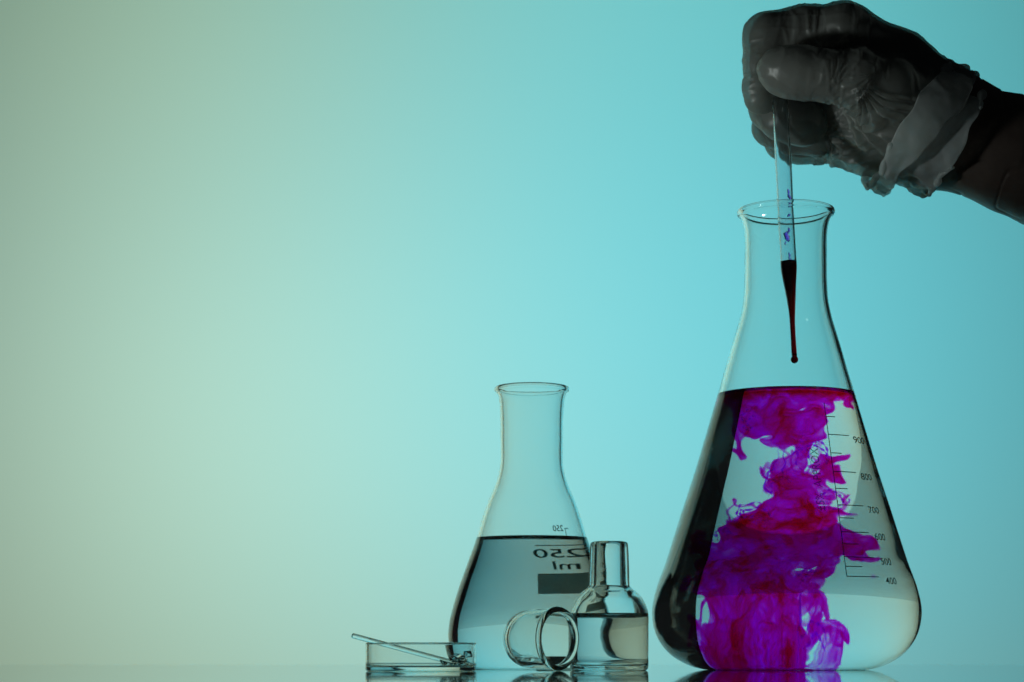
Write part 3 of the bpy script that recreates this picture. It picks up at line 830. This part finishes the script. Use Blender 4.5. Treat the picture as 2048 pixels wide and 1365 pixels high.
def hand():
    root = empty('person', px(1930, 270, 8))
    tag(root, 'right hand in a wrinkled translucent latex glove gripping the pipette, with bare forearm', 'person')
    ro = np.array(root.location)*1000
    h = 0.7
    lo = H(1470, 460, 0)-np.array((0, 52, 0)); hi = H(2260, -20, 0)+np.array((0, 78, 0))
    n = [int((hi[i]-lo[i])/h) for i in range(3)]
    p = [a.astype(np.float32) for a in np.meshgrid(*[lo[i]+h*np.arange(n[i]) for i in range(3)], indexing='ij')]
    def chain(J, k=2.5):
        """rounded cones joined end to end, evaluated only around themselves"""
        d = np.full(n, 60.0, np.float32)
        for a, b in zip(J[:-1], J[1:]):
            pa, pb = H(*a[:3]), H(*b[:3]); rm = max(a[3], b[3])+14
            w = tuple(slice(max(0, int((min(pa[i], pb[i])-rm-lo[i])/h)), min(n[i], int((max(pa[i], pb[i])+rm-lo[i])/h)+1)) for i in range(3))
            d[w] = smin(d[w], capsule([e[w] for e in p], pa, pb, a[3], b[3]), k)
        return d
    index = chain([(1688, 70, 2, 13.0), (1610, 62, 3, 11.0), (1537, 76, 4, 11.0), (1529, 125, 4, 9.0), (1521, 172, 4, 7.0), (1521, 196, 4, 6.4)])
    middle = chain([(1700, 95, 20, 12.5), (1552, 142, 24, 10.2), (1545, 212, 20, 9.8), (1566, 238, 15, 9.6), (1608, 250, 13, 9.6)])
    ring = chain([(1705, 140, 36, 12), (1552, 200, 42, 10), (1548, 252, 38, 9.4), (1580, 266, 32, 9.0), (1630, 272, 27, 8.6)])
    pinky = chain([(1705, 190, 50, 11), (1572, 245, 56, 8.8), (1567, 282, 52, 8.0), (1600, 290, 47, 7.8), (1640, 292, 42, 7.5)])
    thumb = chain([(1850, 215, -4, 17), (1775, 180, -14, 14.5), (1715, 156, -19, 12.0), (1648, 152, -20, 9.8), (1604, 146, -18, 10.7), (1572, 142, -16, 9.9), (1560, 141, -15, 9.0)], 4)
    palm = chain([(1688, 70, -2, 13.0), (1790, 140, 0, 17), (1895, 232, 4, 21)], 6)
    for J in ([(1700, 95, 16, 12.5), (1900, 245, 10, 19)], [(1705, 140, 32, 12), (1900, 262, 16, 18)], [(1705, 190, 46, 11), (1890, 280, 22, 17)],
              [(1705, 286, 36, 10), (1760, 280, 34, 15), (1860, 310, 20, 18)], [(1760, 210, 10, 18), (1850, 250, 8, 20)], [(1690, 64, 0, 11), (1702, 100, 18, 11), (1705, 140, 36, 11)], [(1705, 140, 36, 11), (1705, 190, 50, 10)],
              [(1668, 215, 22, 13), (1760, 240, 16, 18)], [(1660, 265, 36, 11), (1740, 275, 30, 16)]):
        palm = smin(palm, chain(J), 8)
    arm = capsule(p, H(1885, 268, 8), H(2320, 388, 22), 22.5, 43.0)
    fingers = smin(index, middle, 1.2)
    fingers = smin(fingers, ring, 1.2); fingers = smin(fingers, pinky, 1.2)
    hd = smin(palm, fingers, 3.0)
    web = smooth01((H(1690, 0, 0)[0]-p[0])/12.0)            # thumb runs into the palm, but only lies against the fingers
    hd = smin(hd, thumb, 0.8)*web+smin(hd, thumb, 6.0)*(1-web)
    bare = smin(hd, arm, 14)
    # the body: hand and forearm, one surface; the glove is drawn over it
    # the glove fits tightly over the knuckles and loosely below and at the finger ends
    loose = np.maximum(smooth01((zpx(150)-p[2])/18.0)*0.9, smooth01((H(1528, 0, 0)[0]-p[0])/7.0))
    slack = (0.1+2.2*loose)*smooth01((H(1985, 0, 0)[0]-p[0])/22.0)
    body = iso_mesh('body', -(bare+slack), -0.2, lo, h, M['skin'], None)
    del slack
    co = np.empty(len(body.data.vertices)*3, np.float32); body.data.vertices.foreach_get('co', co); co = co.reshape(-1, 3)*1000
    nr = np.empty_like(co); body.data.vertices.foreach_get('normal', nr.reshape(-1)); 
    d = 0.35*noise_v(co, 9, 1)+0.8*noise_v(co, 26, 2)
    # tendons and creases at the wrist
    d -= 0.5*np.exp(-((noise_v(co*np.array((1, .3, .3)), 7, 3))/0.12)**2)*smooth01((co[:, 0]-H(1900, 0, 0)[0])/10)
    sel = smooth01((co[:, 0]-H(1860, 0, 0)[0])/12)
    co += nr*(d*sel)[:, None]
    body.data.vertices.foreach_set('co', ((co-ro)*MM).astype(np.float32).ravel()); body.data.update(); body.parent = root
    # ---- glove
    gl = iso_mesh('glove', -bare, -0.8, lo, h, M['glove'], None)
    me = gl.data
    co = np.empty(len(me.vertices)*3, np.float32); me.vertices.foreach_get('co', co); co = co.reshape(-1, 3)*1000
    nr = np.empty_like(co); me.vertices.foreach_get('normal', nr.reshape(-1))
    def ridge(v, w): return np.exp(-(v/w)**2)
    disp = 0.30*noise_v(co, 14, 5)+0.35
    # fine creases everywhere, deeper near the joints
    cr1 = ridge(noise_v(co*np.array((1.0, 1.0, 0.45)), 9, 6), 0.16)
    cr2 = ridge(noise_v(co*np.array((0.5, 1.0, 1.0)), 7, 7), 0.16)
    disp += 0.35*cr1+0.30*cr2
    def near(x, y, dpt, rad): return np.exp(-(np.linalg.norm(co-H(x, y, dpt), axis=1)/rad)**2)
    def fan(x, y, dpt, a0, a1, nfold, r0, r1, amp, ph=0.0):
        """folds radiating from a point, seen from the front: angles in photo sense (0 right, 90 down)"""
        c = H(x, y, dpt); u = co[:, 0]-c[0]; w = -(co[:, 2]-c[2]); r = np.hypot(u, w)
        a = np.degrees(np.arctan2(w, u)); t = (a-a0)/(a1-a0)
        t = t+0.03*noise_v(co, 8, 9)
        m = smooth01(t/0.12)*smooth01((1-t)/0.12)*smooth01(r/r0)*smooth01((r1-r)/(r1*0.55))*(co[:, 1] < dpt+22)
        f = np.abs(np.sin(np.pi*(t*nfold+ph+0.25*np.sin(r*0.25))))**2.2
        return amp*m*f
    disp += fan(1692, 184, -16, 10, 62, 6.3, 6, 46, 3.2)
    disp += fan(1735, 168, -16, 105, 185, 4.6, 4, 18, 1.3, 0.4)
    disp += fan(1648, 262, 15, -8, 70, 4.4, 4, 34, 2.2, 0.2)
    disp += fan(1630, 305, 30, -5, 55, 7.3, 3, 40, 1.2, 0.3)
    disp += fan(1655, 190, -16, -115, -30, 4.5, 3, 16, 1.0, 0.1)
    # bunched latex under the thumb joint and along the lower edge of the palm
    disp += 2.2*near(1672, 186, -20, 8)*np.abs(noise_v(co, 2.6, 17))+0.8*near(1690, 320, 30, 14)*np.abs(noise_v(co, 3.0, 18))+1.6*near(1672, 262, 8, 9)*np.abs(noise_v(co, 2.4, 19))
    # creases across the finger joints
    for (x, y, dpt, ax_) in ((1648, 152, -20, 0), (1715, 156, -19, 0), (1527, 130, -6, 2), (1610, 62, -5, 0), (1690, 70, -10, 0)):
        s = (co[:, ax_]-H(x, y, dpt)[ax_])
        disp += 0.9*near(x, y, dpt, 13)*ridge(noise_v(co*np.where(np.arange(3) == ax_, 1.0, 0.35), 3.6, 13+ax_), 0.22)
    # slack latex at finger ends and along the left side
    disp += 0.3*near(1500, 150, -4, 16)+0.5*near(1510, 235, 14, 12)+0.8*near(1565, 110, -30, 10)
    # loose over the wrist
    co += nr*disp[:, None]
    # cut at the cuff line
    A_, B_ = H(1925, 175, 8), H(1800, 370, 8)
    tdir = (B_-A_)/np.linalg.norm(B_-A_); cut_n = np.array((-tdir[2], 0, tdir[0])); cut_n = cut_n if cut_n[0] > 0 else -cut_n
    side = (co-A_)@cut_n
    lv = np.empty(len(me.loops), np.int32); me.loops.foreach_get('vertex_index', lv); q = lv.reshape(-1, 4)
    keep = (side[q] < 1.0).all(1)
    q = q[keep]; used = np.unique(q); remap = -np.ones(len(co), np.int64); remap[used] = np.arange(len(used))
    bpy.data.objects.remove(gl)
    glove = mesh_np('glove', (co[used]-ro)*MM, remap[q], M['glove'], root)
    # ---- cuff: slack band of latex, folded back on itself
    def ring_pt(T, Bt, dep, half, ph, bulge):
        """closed loop whose near and far sides project on the line T-Bt of the photo; ph 0 top, 90 near side"""
        c = (H(*T, dep)+H(*Bt, dep))/2; e = (H(*T, dep)-H(*Bt, dep))/2
        nrm = np.array((e[2], 0, -e[0])); nrm /= np.linalg.norm(nrm)
        return c+np.cos(ph)[:, None]*e+np.outer(np.sin(ph), (0, -half, 0))+np.outer(bulge*np.sin(ph)**2+0.9*np.sin(3*ph+half)+0.7*np.sin(7*ph+bulge*3.0)+0.4*np.sin(13*ph+half*2), nrm)
    NP = 240
    ph = np.linspace(0, 2*np.pi, NP, endpoint=False)
    def loft(rings, m, seed, amp, name, parent):
        """rings: list of (t, loop). smooth interpolation and crumpling"""
        K = len(rings)
        V = []
        for j in range(m+1):
            t = j/m*(K-1); i = min(int(t), K-2); u = t-i
            V.append(rings[i]*(1-u)+rings[i+1]*u)
        V = np.array(V)
        ctr = V.mean(1, keepdims=True)
        outw = V-ctr; outw /= np.linalg.norm(outw, axis=2, keepdims=True)
        P = V.reshape(-1, 3)
        tt = np.repeat(np.linspace(0, 1, m+1), NP); pp = np.tile(ph, m+1)
        ends = np.abs(np.cos(pp))**3
        f = amp*(noise_v(P*np.array((1, 1, 1)), 7, seed)*(0.6+1.6*ends)+0.6*noise_v(P, 3.2, seed+1)*(0.3+1.4*ends))
        P = P+outw.reshape(-1, 3)*f[:, None]
        ex = np.array((1.0, 0, 0.3))
        P = P+np.outer(amp*0.9*ends*noise_v(P, 4.0, seed+2), ex)
        idx = np.arange((m+1)*NP).reshape(m+1, NP)
        a = idx[:-1]; b = np.roll(a, -1, 1); c = np.roll(idx[1:], -1, 1); d = idx[1:]
        return mesh_np(name, (P-ro)*MM, np.stack([a, b, c, d], -1).reshape(-1, 4), M['cuff'], parent)
    r_in = ring_pt((1900, 150), (1760, 352), 10, 27, ph, 3.0)
    U = ring_pt((1893, 134), (1738, 370), 10, 37, ph, -3.5)
    Mid = ring_pt((1940, 158), (1772, 384), 10, 36, ph, 4.0)
    L = ring_pt((1958, 186), (1858, 388), 10, 33, ph, 2.0)
    L2 = ring_pt((1954, 190), (1856, 384), 10, 31.5, ph, 2.0)
    loft([r_in, (r_in+L)/2+0.0, L, L2], 26, 20, 1.0, 'cuff', glove)
    grow = lambda r, k: r.mean(0)+(r-r.mean(0))*k
    loft([grow(U, 0.985), U, grow((U+Mid)/2, 1.03), grow(Mid, 1.02), grow(Mid, 0.995)], 26, 30, 1.2, 'cuff', glove)
    # rolled beads of the hem where the latex bunches up
    r = random.Random(3)
    def roll(loop, phs, rad, seed):
        ok = [(k, a) for k, a in enumerate(ph) if phs[0] <= ((a+math.pi) % (2*math.pi))-math.pi <= phs[1]]
        ok.sort(key=lambda e: ((e[1]+math.pi) % (2*math.pi))-math.pi)
        C_ = np.array([loop[k] for k, _ in ok]); nn = len(C_)
        rr = rad*(0.75+0.55*noise_v(C_, 3.5, seed)); rr[0] = rr[-1] = 0
        C_ = C_+np.stack([noise_v(C_, 5, seed+1+i) for i in range(3)], 1)*1.2
        sweep_l = sweep('rolled_hem', [c-ro for c in C_], list(np.abs(rr)), M['cuff'], glove, seg=14)
    roll(L, (-1.2, 1.2), 2.2, 41); roll(U, (-0.9, 0.9), 2.6, 51)
    roll(grow(Mid, 1.0), (-0.8, 0.8), 2.1, 61)
    ph2 = (ph+math.pi) % (2*math.pi)
    def roll_b(loop, w, rad, seed):
        k0 = NP//2; ks = [(k0+i) % NP for i in range(-w, w+1)]
        C_ = loop[ks]; rr = rad*(0.75+0.55*noise_v(C_, 3.5, seed)); rr[0] = rr[-1] = 0
        C_ = C_+np.stack([noise_v(C_, 5, seed+1+i) for i in range(3)], 1)*1.2
        sweep('rolled_hem', [c-ro for c in C_], list(np.abs(rr)), M['cuff'], glove, seg=14)
    roll_b(L, 34, 1.7, 71); roll_b(U, 36, 1.9, 81)
hand()
